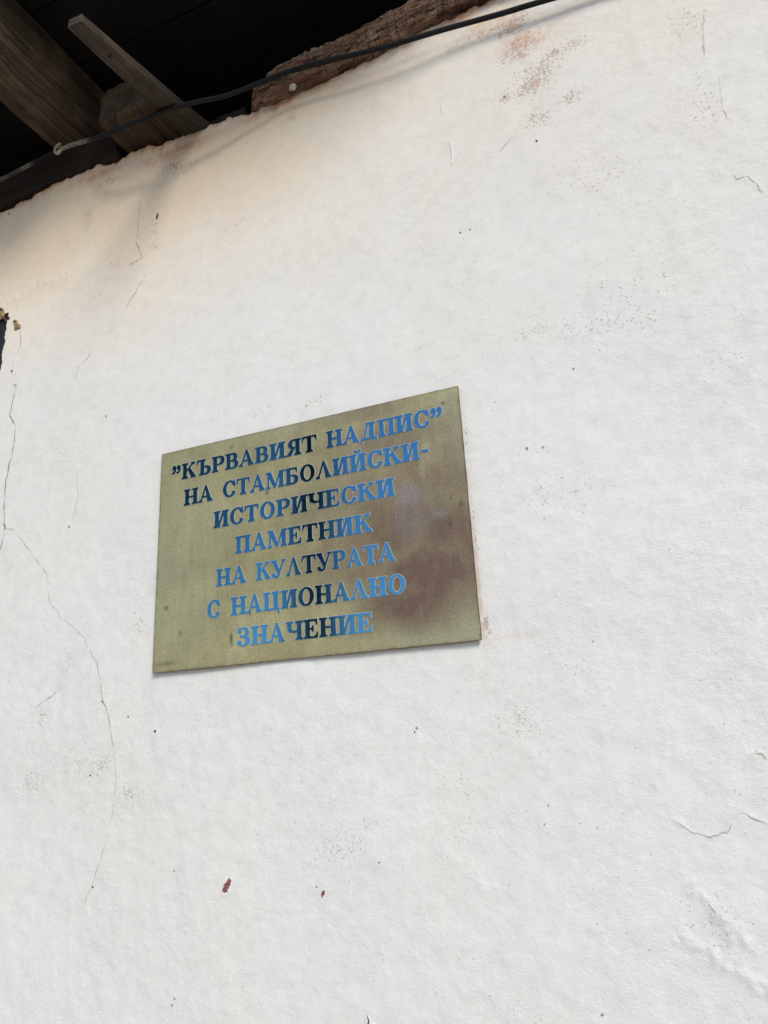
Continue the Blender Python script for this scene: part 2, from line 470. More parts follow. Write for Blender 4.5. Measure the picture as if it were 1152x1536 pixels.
crack([(20, 577), (27, 579), (22, 600), (17, 624), (25, 640), (24, 657), (20, 680), (15, 700), (10, 725), (7, 760), (8, 790), (5, 810), (0, 828)], 0.0021, M_CRACK, seed=1)
crack([(8, 792), (22, 795), (42, 822), (58, 845), (71, 862), (72, 898), (90, 925), (110, 942), (124, 955), (133, 975), (145, 995), (152, 1030), (154, 1052), (162, 1072), (168, 1110), (174, 1150), (172, 1200)], 0.0014, M_HAIR, seed=2)
crack([(150, 1040), (153, 1052), (160, 1062), (166, 1090)], 0.0011, M_CRACK, seed=12)
crack([(172, 1200), (160, 1260), (140, 1320), (118, 1375)], 0.0010, M_HAIR, seed=3)
crack([(219, 222), (213, 240), (212, 262), (213, 290), (209, 310), (207, 345), (204, 362), (210, 378), (215, 388)], 0.0012, M_HAIR, seed=4)
crack([(204, 362), (209, 375), (214, 387), (200, 394), (192, 398)], 0.0015, M_CRACK, seed=5)
crack([(200, 394), (198, 399), (195, 403)], 0.0028, M_CRACK, 0.0005, seed=6)
crack([(220, 406), (216, 420), (208, 428), (204, 440), (196, 450), (188, 466)], 0.0018, M_HAIR, seed=7)
crack([(32, 495), (33, 515), (30, 526), (28, 530)], 0.0013, M_CRACK, seed=8)
crack([(26, 530), (22, 550), (18, 572)], 0.0009, M_HAIR, seed=9)
crack([(142, 490), (142, 505), (137, 525), (135, 535), (120, 552), (112, 575)], 0.0011, M_HAIR, seed=10)
crack([(115, 700), (118, 740), (112, 770), (98, 810), (80, 840)], 0.0008, M_HAIR, seed=11)
crack([(85, 1035), (75, 1045), (60, 1055), (45, 1068)], 0.0014, M_HAIR, seed=13)
crack([(1078, 110), (1080, 130), (1082, 150), (1088, 170), (1100, 190)], 0.0009, M_HAIR, seed=14)
crack([(1056, 20), (1055, 50), (1057, 85)], 0.0016, M_HAIR, 0.003, seed=15)
crack([(1098, 255), (1105, 267), (1120, 263), (1135, 275), (1145, 290)], 0.0014, M_HAIR, seed=16)
crack([(1008, 1230), (1036, 1246), (1065, 1255), (1090, 1248), (1098, 1235)], 0.0018, M_HAIR, seed=17)
crack([(1096, 1221), (1120, 1221), (1152, 1236)], 0.0020, M_HAIR, seed=18)
crack([(1052, 1022), (1060, 1016), (1070, 1018), (1080, 1032)], 0.0014, M_HAIR, seed=19)
crack([(1122, 1132), (1142, 1131), (1152, 1139)], 0.0022, M_HAIR, seed=20)
crack([(745, 232), (760, 215), (778, 195)], 0.0010, M_HAIR, seed=21)
crack([(661, 155), (662, 172)], 0.0013, M_HAIR, 0.0004, seed=22)
crack([(1060, 1350), (1068, 1362), (1080, 1378)], 0.0022, M_HAIR, 0.003, seed=23)
crack([(4, 785), (9, 790), (8, 796)], 0.0045, M_CRACK, 0.0003, seed=24)

# chips where an older maroon coat shows: a shallow raised rim round a sunken face
M_MAROON = mat_simple('old_maroon_paint', (0.23, 0.075, 0.075), 0.6, bump=(300, 0.5, 0.002), var=0.4, vs=260)
M_RIM = mat_simple('fresh_plaster_rim', (0.80, 0.78, 0.80), 0.9, var=0.06, bump=(300, 0.4, 0.002))
M_NAVY = mat_simple('dark_blue_grit', (0.05, 0.05, 0.10), 0.7)
M_TAN = mat_simple('sandy_clay_crumb', (0.36, 0.26, 0.14), 0.95, bump=(300, 1.0, 0.004), var=0.5, vs=260)
M_BROWNC = mat_simple('dark_crumb', (0.10, 0.065, 0.035), 0.95, bump=(300, 1.0, 0.004), var=0.4)
M_GREYP = mat_simple('grey_pebble', (0.30, 0.28, 0.26), 0.8)
def patch(name, pixpoly, mat, lift, dome=0.0, seed=0, parent=None):
    P = np.array(W(*pixpoly)); n0 = len(P)
    pts = []
    for i in range(n0):
        a, b = P[i], P[(i + 1) % n0]
        for k in range(5): pts.append(a + (b - a) * k / 5)
    pts = np.array(pts); c = pts.mean(0)
    n = len(pts)
    rr = np.random.RandomState(seed)
    pts = c + (pts - c) * (1 + 0.12 * (rr.rand(n, 1) - 0.5))
    rings = [(1.0, 0.0), (0.8, 0.7), (0.4, 0.95)]
    VV = []
    for k, hgt in rings:
        q = c + (pts - c) * k
        VV.append(np.stack([q[:, 0], -(wall_h(q[:, 0], q[:, 1]) + lift + dome * hgt * (0.7 + 0.6 * rr.rand(n))), q[:, 1]], -1))
    VV.append(np.array([[c[0], -(wall_h(c[0:1], c[1:2])[0] + lift + dome), c[1]]]))
    VV = np.concatenate(VV)
    F = []
    for r in range(2):
        for i in range(n):
            j = (i + 1) % n
            F.append((r * n + i, r * n + j, (r + 1) * n + j, (r + 1) * n + i))
    for i in range(n): F.append((2 * n + i, 2 * n + (i + 1) % n, 3 * n))
    return mesh_np(name, VV, F, mat, parent or wall, True)
patch('plaster_rim', [(331, 1343), (333, 1325), (340, 1314), (348, 1313), (351, 1325), (347, 1340), (338, 1345)], M_RIM, 0.0004, 0.0006, 1)
patch('paint_chip', [(334, 1338), (336, 1328), (341, 1320), (345, 1316), (349, 1320), (347, 1328), (343, 1338), (337, 1340)], M_MAROON, 0.0008, 0.0004, 2)
patch('plaster_rim', [(480, 1347), (481, 1338), (486, 1332), (491, 1333), (489, 1342), (484, 1348)], M_RIM, 0.0004, 0.0005, 3)
patch('paint_chip', [(482, 1344), (483, 1337), (488, 1334), (488, 1340), (484, 1346)], M_MAROON, 0.0008, 0.0004, 4)
patch('plaster_rim', [(546, 1536), (548, 1528), (553, 1521), (557, 1530), (564, 1536), (556, 1543)], M_RIM, 0.0004, 0.0006, 5)
patch('paint_chip', [(551, 1522), (554, 1528), (555, 1533), (553, 1538), (551, 1537), (553, 1531)], M_NAVY, 0.0010, 0.0003, 6)
# crumbs of clay by the window corner
patch('clay_crumb', [(23, 497), (25, 489), (21, 482), (27, 481), (29, 486), (33, 489), (32, 494), (27, 495)], M_TAN, 0.0005, 0.0045, 7)
patch('clay_crumb', [(24, 483), (26, 481), (28, 485), (25, 486)], M_BROWNC, 0.004, 0.002, 8)
patch('clay_crumb', [(-4, 480), (-2, 466), (4, 463), (8, 468), (8, 475), (3, 480)], M_TAN, 0.0005, 0.006, 9)
patch('clay_crumb', [(0, 468), (3, 463), (8, 465), (6, 469), (1, 470)], M_BROWNC, 0.004, 0.003, 10)
patch('clay_crumb', [(12, 478), (15, 475), (16, 479), (13, 481)], M_BROWNC, 0.0005, 0.002, 11)
patch('clay_crumb', [(5, 478), (9, 476), (12, 482), (10, 484)], M_BROWNC, 0.0005, 0.002, 12)
for k, (px, py, r) in enumerate([(138, 1331, 1.5), (904, 1521, 2.4), (757, 146, 2), (690, 348, 1.4), (705, 343, 1.3), (625, 1092, 2), (622, 1098, 1.2), (262, 1306, 1.3), (154, 1052, 1.6), (135, 1163, 1.3),
        (860, 552, 1.6), (160, 625, 1.6), (805, 212, 1.6), (790, 672, 2.2), (814, 670, 1.6), (20, 558, 1.5), (890, 962, 1.2), (823, 1208, 1.4), (817, 1236, 1.0), (12, 320, 1.8), (261, 249, 1.6), (264, 252, 1.0), (103, 790, 1.8),
        (192, 1075, 1.7), (233, 1097, 2.0), (258, 1508, 1.8), (262, 1498, 1.6), (570, 1293, 1.2), (475, 1330, 1.4)]):
    patch('pit_mark', [(px - r, py), (px - r * .5, py - r), (px + r * .6, py - r), (px + r, py + .2 * r), (px + .4 * r, py + r), (px - .5 * r, py + r * .9)], M_GREYP if k % 3 else M_BROWNC, 0.0004, 0.0005, 20 + k)

# ------------------------------------------------------------------ glyphs (bold roman capitals built as signed-distance shapes)
GS = 0.0165
def G_make():
    gx = np.arange(-0.18, 1.6, GS); gy = np.arange(-0.34, 1.42, GS)
    GX, GY = np.meshgrid(gx, gy)
    def poly(pts):
        d = None
        n = len(pts)
        area = sum(pts[i][0] * pts[(i + 1) % n][1] - pts[(i + 1) % n][0] * pts[i][1] for i in range(n))
        if area < 0: pts = pts[::-1]
        for i in range(n):
            (ax, ay), (bx, by) = pts[i], pts[(i + 1) % n]
            ex, ey = bx - ax, by - ay; L = math.hypot(ex, ey)
            k = ((GX - ax) * ey - (GY - ay) * ex) / L
            d = k if d is None else np.maximum(d, k)
        return d
    def rect(x0, y0, x1, y1): return np.maximum(np.maximum(x0 - GX, GX - x1), np.maximum(y0 - GY, GY - y1))
    def ell(cx, cy, a, b): return (np.hypot((GX - cx) / a, (GY - cy) / b) - 1) * min(a, b)
    U = lambda *s: np.minimum.reduce(s)
    Dif = lambda a, b: np.maximum(a, -b)
    And = lambda *s: np.maximum.reduce(s)
    S = 0.055; O = 0.095; SW = 0.215; HL = 0.062
    def foot(x0, x1, y=0.0, up=1, o=O):       # serif with brackets
        return U(rect(x0 - o, min(y, y + S * up), x1 + o, max(y, y + S * up)),
                 poly([(x0 - o * .75, y + S * up * .8), (x1 + o * .75, y + S * up * .8), (x1, y + up * (S + .075)), (x0, y + up * (S + .075))]))
    def stem(x, w=SW, top=True, bot=True, y0=0.0, y1=1.0):
        s = rect(x, y0, x + w, y1)
        if top: s = U(s, foot(x, x + w, y1, -1))
        if bot: s = U(s, foot(x, x + w, y0, 1))
        return s
    def diag(xa, ya, xb, yb, w): return poly([(xa, ya), (xa + w, ya), (xb + w, yb), (xb, yb)])
    def halfbowl(x, y0, y1, rx, side=.21, hl=HL):   # bowl to the right of x
        cy = (y0 + y1) / 2; b = (y1 - y0) / 2
        xr = x + rx; cxx = xr - b * 0.95
        out = U(ell(cxx, cy, b * .95, b), rect(x - .02, y0, cxx, y1))
        ci = xr - side
        bi = b - hl; ai = bi * .80
        inn = U(ell(ci - ai, cy, ai, bi), And(rect(x - .3, y0 + hl, ci - ai, y1 - hl)))
        return And(Dif(out, inn), x - GX)
    def C_(x, w, cy=.5, b=.515):
        cx = x + w / 2
        return Dif(ell(cx, cy, w / 2, b), ell(cx, cy, w / 2 - .20, b - .055))
    d = {}
    d['Н'] = (U(stem(.10), stem(.64), rect(.2, .46, .75, .535)), .955)
    d['П'] = (U(stem(.10), stem(.64), rect(.1, .93, .8, 1.0)), .955)
    II = U(stem(.10), stem(.64), diag(.285, .10, .555, .90, .10))
    d['И'] = (II, .955)
    d['Й'] = (U(II, And(Dif(ell(.475, 1.23, .17, .15), ell(.475, 1.29, .105, .13)), GY - 1.24), ell(.345, 1.235, .05, .045), ell(.605, 1.235, .05, .045)), .955)
    d['Ц'] = (U(stem(.10, bot=False), stem(.64, bot=False), rect(.01, 0, .95, .07), poly([(.86, .07), (.96, .07), (.955, -.22), (.90, -.22)]), rect(.86, -.05, .955, .06)), 1.01)
    d['Т'] = (U(stem(.33, top=False), rect(.03, .93, .845, 1.0), poly([(.03, 1), (.10, .95), (.04, .70), (.005, .70)]), poly([(.845, 1), (.775, .95), (.835, .70), (.87, .70)]),
               poly([(.05, .94), (.16, .94), (.06, .82)]), poly([(.825, .94), (.715, .94), (.815, .82)])), .875)
    d['Е'] = (U(stem(.10), rect(.1, .935, .72, 1.0), rect(.1, 0, .74, .065), poly([(.72, 1), (.64, .95), (.70, .72), (.735, .72)]), poly([(.58, .94), (.72, .94), (.71, .80)]),
               poly([(.74, 0), (.66, .05), (.735, .30), (.775, .30)]), poly([(.56, .06), (.75, .06), (.755, .22)]),
               rect(.2, .475, .53, .535), poly([(.53, .34), (.53, .67), (.495, .67), (.43, .505), (.495, .34)])), .80)
    d['Б'] = (U(stem(.10), rect(.1, .935, .72, 1.0), poly([(.72, 1), (.64, .95), (.70, .72), (.735, .72)]), poly([(.58, .94), (.72, .94), (.71, .80)]), halfbowl(.10, 0, .565, .70)), .83)
    d['В'] = (U(stem(.10), halfbowl(.10, 0, .54, .72), halfbowl(.10, .48, 1.0, .655, .20)), .85)
    d['Р'] = (U(stem(.10), halfbowl(.10, .43, 1.0, .70, .21)), .82)
    d['Ъ'] = (U(stem(.26), halfbowl(.26, 0, .55, .66), rect(.02, .935, .40, 1.0), poly([(.02, 1), (.10, .95), (.03, .72), (-.005, .72)]), poly([(.04, .94), (.16, .94), (.04, .82)])), .95)
    A = U(diag(.10, .02, .42, 1.0, .072), poly([(.60, 0), (.845, 0), (.50, 1.02), (.405, 1.02)][::1]), foot(.07, .14, 0, 1, .08), foot(.64, .82, 0, 1, .08))
    d['А'] = (U(A, rect(.20, .29, .66, .355)), .94)
    d['Л'] = (A, .94)
    d['М'] = (U(rect(.11, 0, .175, 1.0), foot(.11, .175, 0, 1, .09), foot(.86, 1.06, 0, 1, .075), rect(.855, 0, 1.065, 1.0), poly([(.02, 1), (.30, 1), (.62, .12), (.53, .0)]), poly([(.53, 0), (.59, .0), (.93, 1.0), (.87, 1.0)]),
               rect(.01, .945, .30, 1.0), rect(.87, .945, 1.15, 1.0)), 1.165)
    d['К'] = (U(stem(.10), poly([(.30, .42), (.30, .52), (.72, .97), (.79, .97)]), poly([(.40, .60), (.52, .68), (.92, .03), (.66, .03)]), foot(.68, .89, 0, 1, .06), foot(.70, .78, 1.0, -1, .085)), .96)
    d['Я'] = (None, .93)
    d['О'] = (C_(.05, .86), .96)
    ring = C_(.05, .86)
    cut = poly([(.62, .30), (1.2, .18), (1.2, .74), (.66, .70)])
    d['С'] = (U(Dif(ring, cut), poly([(.745, .66), (.80, .66), (.815, 1.0), (.775, 1.0), (.70, .88)]), And(ell(.73, .20, .09, .12), GX - .80, .1 - GY)), .88)
    d['Ч'] = (U(stem(.62), rect(.08, .60, .29, 1.0), foot(.08, .29, 1.0, -1, .085), And(Dif(ell(.45, .62, .37, .22), ell(.50, .645, .21, .15)), GY - .62, GX - .66), rect(.5, .42, .64, .49)), .93)
    d['У'] = (U(poly([(.06, 1), (.30, 1), (.56, .32), (.44, .22)]), poly([(.80, 1), (.86, 1), (.50, .10), (.42, .14)]), foot(.08, .27, 1.0, -1, .075), foot(.78, .84, 1.0, -1, .085),
               And(Dif(ell(.30, .20, .24, .215), ell(.265, .235, .17, .165)), .0 - GX + .07, GY - .24), ell(.165, .145, .10, .10)), .94)
    d['З'] = (U(And(Dif(ell(.36, .75, .33, .265), ell(.325, .75, .17, .205)), U(.20 - GX, .78 - GY), U(.12 - GX, .5 - GY)),
               And(Dif(ell(.38, .265, .37, .285), ell(.33, .265, .19, .225)), U(.22 - GX, GY - .24)),
               ell(.155, .80, .09, .075), ell(.14, .20, .10, .085), rect(.27, .485, .45, .54), poly([(.07, 1.0), (.105, 1.0), (.13, .80), (.075, .72)])), .80)
    d['Д'] = (U(stem(.56, bot=False), poly([(.22, .06), (.29, .06), (.48, 1.0), (.42, 1.0)]), rect(.36, .935, .87, 1.0), rect(.05, 0, .95, .075),
               poly([(.05, .06), (.12, .06), (.09, -.22), (.045, -.22)]), poly([(.95, .06), (.88, .06), (.91, -.22), (.955, -.22)]), poly([(.05, .06), (.22, .06), (.08, -.08)]), poly([(.95, .06), (.78, .06), (.92, -.08)])), .99)
    com = lambda x: U(ell(x + .13, .86, .135, .135), And(Dif(ell(x + .055, .80, .215, .33), ell(x - .03, .84, .205, .31)), GY - .86, x - .02 - GX))
    d['”'] = (U(com(.02), com(.36)), .70)
    d['-'] = (rect(.04, .33, .42, .45), .46)
    # Я: mirrored Р with a leg
    P, w = d['Р']
    N = U(stem(.10), halfbowl(.10, .43, 1.0, .66, .21), poly([(.36, .50), (.50, .50), (.80, .10), (.72, .0), (.60, .0)]), rect(.64, 0, .92, .055))
    w = .90
    from_x = w - gx
    out = np.empty_like(N)
    for r in range(N.shape[0]): out[r] = np.interp(from_x, gx, N[r])
    d['Я'] = (out, w)
    return gx, gy, d
GXA, GYA, GLY = G_make()

def contours(F, level):
    """marching squares; closed loops of (x, y)"""
    F = F - level
    F = np.where(np.abs(F) < 1e-7, 1e-7, F)
    ins = F < 0
    ny, nx = F.shape
    c = ins[:-1, :-1] * 1 + ins[:-1, 1:] * 2 + ins[1:, 1:] * 4 + ins[1:, :-1] * 8
    seg = {}
    E = {1: [(3, 0)], 2: [(0, 1)], 3: [(3, 1)], 4: [(1, 2)], 5: [(3, 2), (1, 0)], 6: [(0, 2)], 7: [(3, 2)], 8: [(2, 3)], 9: [(2, 0)], 10: [(0, 3), (2, 1)], 11: [(2, 1)], 12: [(1, 3)], 13: [(1, 0)], 14: [(0, 3)]}
    def key(j, i, e):
        return [('h', j, i), ('v', j, i + 1), ('h', j + 1, i), ('v', j, i)][e]
    nxt = {}
    for j, i in zip(*np.where((c > 0) & (c < 15))):
        for a, b in E[int(c[j, i])]:
            nxt[key(j, i, a)] = key(j, i, b)
    def pos(k):
        t, j, i = k
        if t == 'h':
            a, b = F[j, i], F[j, i + 1]; s = a / (a - b)
            return (GXA[i] + s * GS, GYA[j])
        a, b = F[j, i], F[j + 1, i]; s = a / (a - b)
        return (GXA[i], GYA[j] + s * GS)
    loops = []
    left = set(nxt)
    while left:
        st = next(iter(left)); lp = []; k = st
        while k in left:
            left.discard(k); lp.append(pos(k)); k = nxt[k]
        if len(lp) > 6:
            out = []
            n = len(lp)
            for q in range(n):
                a, b, d = lp[q - 1], lp[q], lp[(q + 1) % n]
                cr = abs((b[0] - a[0]) * (d[1] - b[1]) - (b[1] - a[1]) * (d[0] - b[0]))
                if cr > 4e-7: out.append(b)
            if len(out) > 2: loops.append(out)
    return loops

def loops_mesh(loops, depth):
    cu = bpy.data.curves.new('g', 'CURVE'); cu.dimensions = '2D'; cu.fill_mode = 'BOTH'; cu.extrude = depth / 2
    for lp in loops:
        s = cu.splines.new('POLY'); s.points.add(len(lp) - 1); s.use_cyclic_u = True
        for p, (x, y) in zip(s.points, lp): p.co = (x, y, 0, 1)
    o = bpy.data.objects.new('g', cu); scene.collection.objects.link(o)
    bpy.context.view_layer.update()
    me = o.to_mesh()
    V = [tuple(v.co) for v in me.vertices]; F = [tuple(p.vertices) for p in me.polygons]
    o.to_mesh_clear(); bpy.data.objects.remove(o); bpy.data.curves.remove(cu)
    return V, F

# ------------------------------------------------------------------ plaque
PW, PH = 0.600, 0.4172
PT = 0.0035       # thickness
PY = -0.0055      # back of the plate in front of the mean wall plane
plaque = empty('brass_plaque', (0.0022, PY - PT, 1.8483), 'rectangular tarnished brass plaque with blue Cyrillic capitals mounted flat on the cream wall', 'plaque')
pxs = np.linspace(0, PW, 241); pzs = np.linspace(0, PH, 169)
A, B = np.meshgrid(pxs, pzs)
edge = np.minimum(np.minimum(A, PW - A), np.minimum(B, PH - B))
def plate_y(A, B):
    return -0.0006 * fbm(A * 3, B * 3, 2, 200) - 0.0003 * pnoise(A * 14, B * 14, 201)
PYY = plate_y(A, B)
rip = 0.0006 * pnoise(B * 25, A * 0, 205) * sst(PW - 0.01, PW, A)
PV = np.stack([A + rip, PYY, B], -1).reshape(-1, 3)
nyp, nxp = A.shape
J = np.arange(nyp * nxp).reshape(nyp, nxp)
PQ = np.stack([J[:-1, :-1], J[:-1, 1:], J[1:, 1:], J[1:, :-1]], -1).reshape(-1, 4)
rim = np.concatenate([J[0, :], J[1:, -1], J[-1, -2::-1], J[-2:0:-1, 0]])
b0 = len(PV); back = PV[rim].copy(); back[:, 1] = PT
PV = np.concatenate([PV, back])
nr = len(rim); k = np.arange(nr); k2 = (k + 1) % nr
PQ = np.concatenate([PQ, np.stack([rim[k], b0 + k, b0 + k2, rim[k2]], -1)])
def pb(lst):
    s = np.zeros_like(A)
    for px, py, rx, rz, a in lst:
        w = at(px, py)
        wob = 1 + 0.3 * fbm(A * 14, B * 14, 3, 220)
        s = np.maximum(s, a * np.exp(-((((A - w[0]) / rx) ** 2 + ((B - (w[2] - 1.85)) / rz) ** 2) * wob) ** 1.3))
    return s
brown = pb([(640, 720, .12, .09, .60), (600, 790, .12, .09, .72), (650, 860, .11, .07, .95), (620, 900, .10, .05, .9), (600, 660, .14, .05, .50), (575, 930, .08, .028, .5), (540, 830, .09, .09, .62), (690, 830, .06, .09, .75), (480, 750, .10, .07, .32), (540, 730, .09, .08, .5), (670, 800, .07, .07, .8), (560, 620, .10, .02, .4)])
brown = brown * (0.98 + 0.09 * fbm(A * 55, B * 45, 4, 231, 0.65) + 0.12 * fbm(A * 12, B * 8, 3, 232))
brown = np.clip(brown * 1.15 + 0.06 * fbm(A * 30, B * 22, 3, 230) * (brown > 0.05), 0, 1)
blue = pb([(612, 745, .026, .020, .75), (620, 780, .022, .03, .40), (607, 775, .018, .035, .4), (660, 772, .013, .007, .65), (655, 740, .02, .012, .2), (590, 735, .012, .008, .5)])
pale = pb([(640, 675, .010, .012, .8), (634, 700, .005, .022, .6), (645, 690, .012, .01, .5), (355, 990, .010, .025, .6), (352, 962, .004, .010, .6), (300, 1000, .08, .005, .5), (260, 843, .010, .009, .35), (255, 875, .006, .007, .35), (277, 778, .005, .005, .6), (420, 740, .08, .006, .15), (335, 728, .010, .006, .35), (440, 700, .02, .01, .1), (520, 985, .10, .004, .3)])
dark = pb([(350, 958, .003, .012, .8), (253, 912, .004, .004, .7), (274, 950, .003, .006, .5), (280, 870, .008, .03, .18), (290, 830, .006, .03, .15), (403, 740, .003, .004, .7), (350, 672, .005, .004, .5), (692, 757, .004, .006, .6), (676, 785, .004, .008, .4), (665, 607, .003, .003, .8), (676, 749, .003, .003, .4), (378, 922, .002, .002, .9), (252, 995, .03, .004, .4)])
greenm = pb([(270, 850, .10, .20, .35), (700, 940, .06, .08, .55), (690, 640, .05, .08, .45), (420, 640, .2, .02, .35), (640, 945, .1, .03, .5)])
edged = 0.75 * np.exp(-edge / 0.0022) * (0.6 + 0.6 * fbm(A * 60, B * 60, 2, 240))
def padp(a, f=0.0): return np.concatenate([a.ravel(), np.full(nr, f)])

t = NT('tarnished_brass')
c = t.mix(t.ramp(t.noise(9, 4, 0.6), [(0.3, 0), (0.7, 1)]), (0.37, 0.335, 0.175), (0.56, 0.51, 0.28))
c = t.mix(t.attr('greenm'), c, (0.48, 0.49, 0.34))
c = t.mix(t.math('MULTIPLY', t.attr('brown'), 0.9), c, (0.170, 0.094, 0.078))
c = t.mix(t.attr('blue'), c, (0.33, 0.285, 0.28))
c = t.mix(t.attr('pale'), c, (0.46, 0.41, 0.27))
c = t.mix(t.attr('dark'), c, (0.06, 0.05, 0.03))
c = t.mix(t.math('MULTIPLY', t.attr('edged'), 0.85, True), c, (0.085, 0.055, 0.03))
c = t.mix(1.0, c, t.ramp(t.noise(240, 5, 0.7), [(0.3, 0.74), (0.7, 1.16)]), 'MULTIPLY')
c = t.mix(1.0, c, t.ramp(t.noise(70, 4, 0.6, (1, 1, 0.12)), [(0.3, 0.92), (0.7, 1.05)]), 'MULTIPLY')
c = t.mix(t.ramp(t.noise(150, 2, 0.5), [(0.735, 0), (0.77, 0.6)]), c, (0.42, 0.40, 0.30))
c = t.mix(t.ramp(t.noise(120, 2, 0.5, (1, 1, 1.3)), [(0.255, 0.6), (0.285, 0)]), c, (0.08, 0.07, 0.04))
c = t.mix(t.math('MULTIPLY', t.ramp(t.noise(150, 3, 0.6, (1, 1, 0.07)), [(0.66, 0), (0.72, 1)]), t.math('ADD', t.math('MULTIPLY', t.attr('brown'), 0.45), 0.12)), c, (0.52, 0.48, 0.38))
c = t.mix(t.ramp(t.noise(14, 7, 0.75), [(0.56, 0), (0.72, 0.35)]), c, (0.24, 0.20, 0.12))
t.l(c, t.b.inputs['Base Color'])
t.b.inputs['Metallic'].default_value = 0.45
t.l(t.ramp(t.noise(20, 4), [(0.3, 0.34), (0.7, 0.50)]), t.b.inputs['Roughness'])
t.l(t.bump(t.noise(300, 4), 0.12, 0.0006), t.b.inputs['Normal'])
M_BRASS = t.m
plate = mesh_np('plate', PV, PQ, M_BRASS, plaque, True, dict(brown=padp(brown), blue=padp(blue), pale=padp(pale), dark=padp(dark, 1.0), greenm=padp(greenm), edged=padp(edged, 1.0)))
plate.data.materials.append(mat_simple('shaded_edge', (0.05, 0.036, 0.02), 0.8, spec=0.2))  # contact shadow beside the plate, put into the dark side colour
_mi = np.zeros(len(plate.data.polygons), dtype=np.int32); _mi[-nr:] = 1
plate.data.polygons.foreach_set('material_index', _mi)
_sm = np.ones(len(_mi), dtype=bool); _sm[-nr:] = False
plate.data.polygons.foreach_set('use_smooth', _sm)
plate.data.set_sharp_from_angle(angle=R(50))

t = NT('glossy_blue_enamel')
wear = t.ramp(t.noise(300, 4, 0.7, (1, 1, 0.5)), [(0.60, 0), (0.74, 0.55)])
c = t.mix(wear, (0.125, 0.35, 0.53), (0.16, 0.21, 0.25))
t.l(c, t.b.inputs['Base Color'])
t.b.inputs['Metallic'].default_value = 1.0
t.l(t.ramp(t.noise(180, 3), [(0.3, 0.02), (0.7, 0.055)]), t.b.inputs['Roughness'])
t.l(t.bump(t.noise(120, 3), 0.05, 0.0004), t.b.inputs['Normal'])
M_ENAMEL = t.m
M_RIMB = mat_simple('bright_etched_rim', (0.50, 0.52, 0.50), 0.5, 0.3, var=0.15, vs=300)

glyph_mesh = {}
def glyph(ch):
    if ch in glyph_mesh: return glyph_mesh[ch]
    F, w = GLY[ch]
    V1, F1 = loops_mesh(contours(F, 0.044), 0.010)
    V2, F2 = loops_mesh(contours(F, 0.021), 0.030)
    # curve plane (x, y) -> plaque plane (x, z), extrusion along -y
    VV = [(x, -(z + 0.005), y) for x, y, z in V1] + [(x, -(z + 0.015), y) for x, y, z in V2]
    FF = F1 + [tuple(i + len(V1) for i in f) for f in F2]
    me = bpy.data.meshes.new('letter')
    me.from_pydata(VV, [], FF)
    me.materials.append(M_RIMB); me.materials.append(M_ENAMEL)
    for i, p in enumerate(me.polygons): p.material_index = 0 if i < len(F1) else 1
    me.update()
    glyph_mesh[ch] = (me, w)
    return glyph_mesh[ch]

CAP = 0.0300
LINES = [(0.3562, [('”', .0275), ('КЪРВАВИЯТ', .0500, .3375), ('НАДПИС', .3570, .5475), ('”', .5500)]),
         (0.3025, [('НА', .0570, .1215), ('СТАМБОЛИЙСКИ', .1420, .5255), ('-', .5285)]),
         (0.2480, [('ИСТОРИЧЕСКИ', .1240, .4780)]),
         (0.1936, [('ПАМЕТНИК', .1710, .4345)]),
         (0.1393, [('НА', .1320, .1945), ('КУЛТУРАТА', .2140, .4725)]),
         (0.0848, [('С', .1140, .1415), ('НАЦИОНАЛНО', .1640, .4875)]),
         (0.0305, [('ЗНАЧЕНИЕ', .1770, .4275)])]
def place(ch, x, z, sx):
    me, w = glyph(ch)
    o = bpy.data.objects.new({'”': 'quotation_mark', '-': 'hyphen'}.get(ch, 'letter'), me)
    o.scale = (sx, CAP, CAP)
    yy = float(plate_y(np.array([x + sx * .5]), np.array([z + CAP * .5]))[0])
    o.location = (x, yy - 0.00022, z)
    link(o, plaque)
for z, words in LINES:
    for wd in words:
        if len(wd) == 2:
            place(wd[0], wd[1], z, CAP * 1.0)
            continue
        s, x0, x1 = wd
        gap = 0.05
        tot = sum(glyph(ch)[1] for ch in s) + gap * (len(s) - 1)
        sx = (x1 - x0) / tot
        x = x0
        for ch in s:
            place(ch, x, z, sx)
            x += (glyph(ch)[1] + gap) * sx

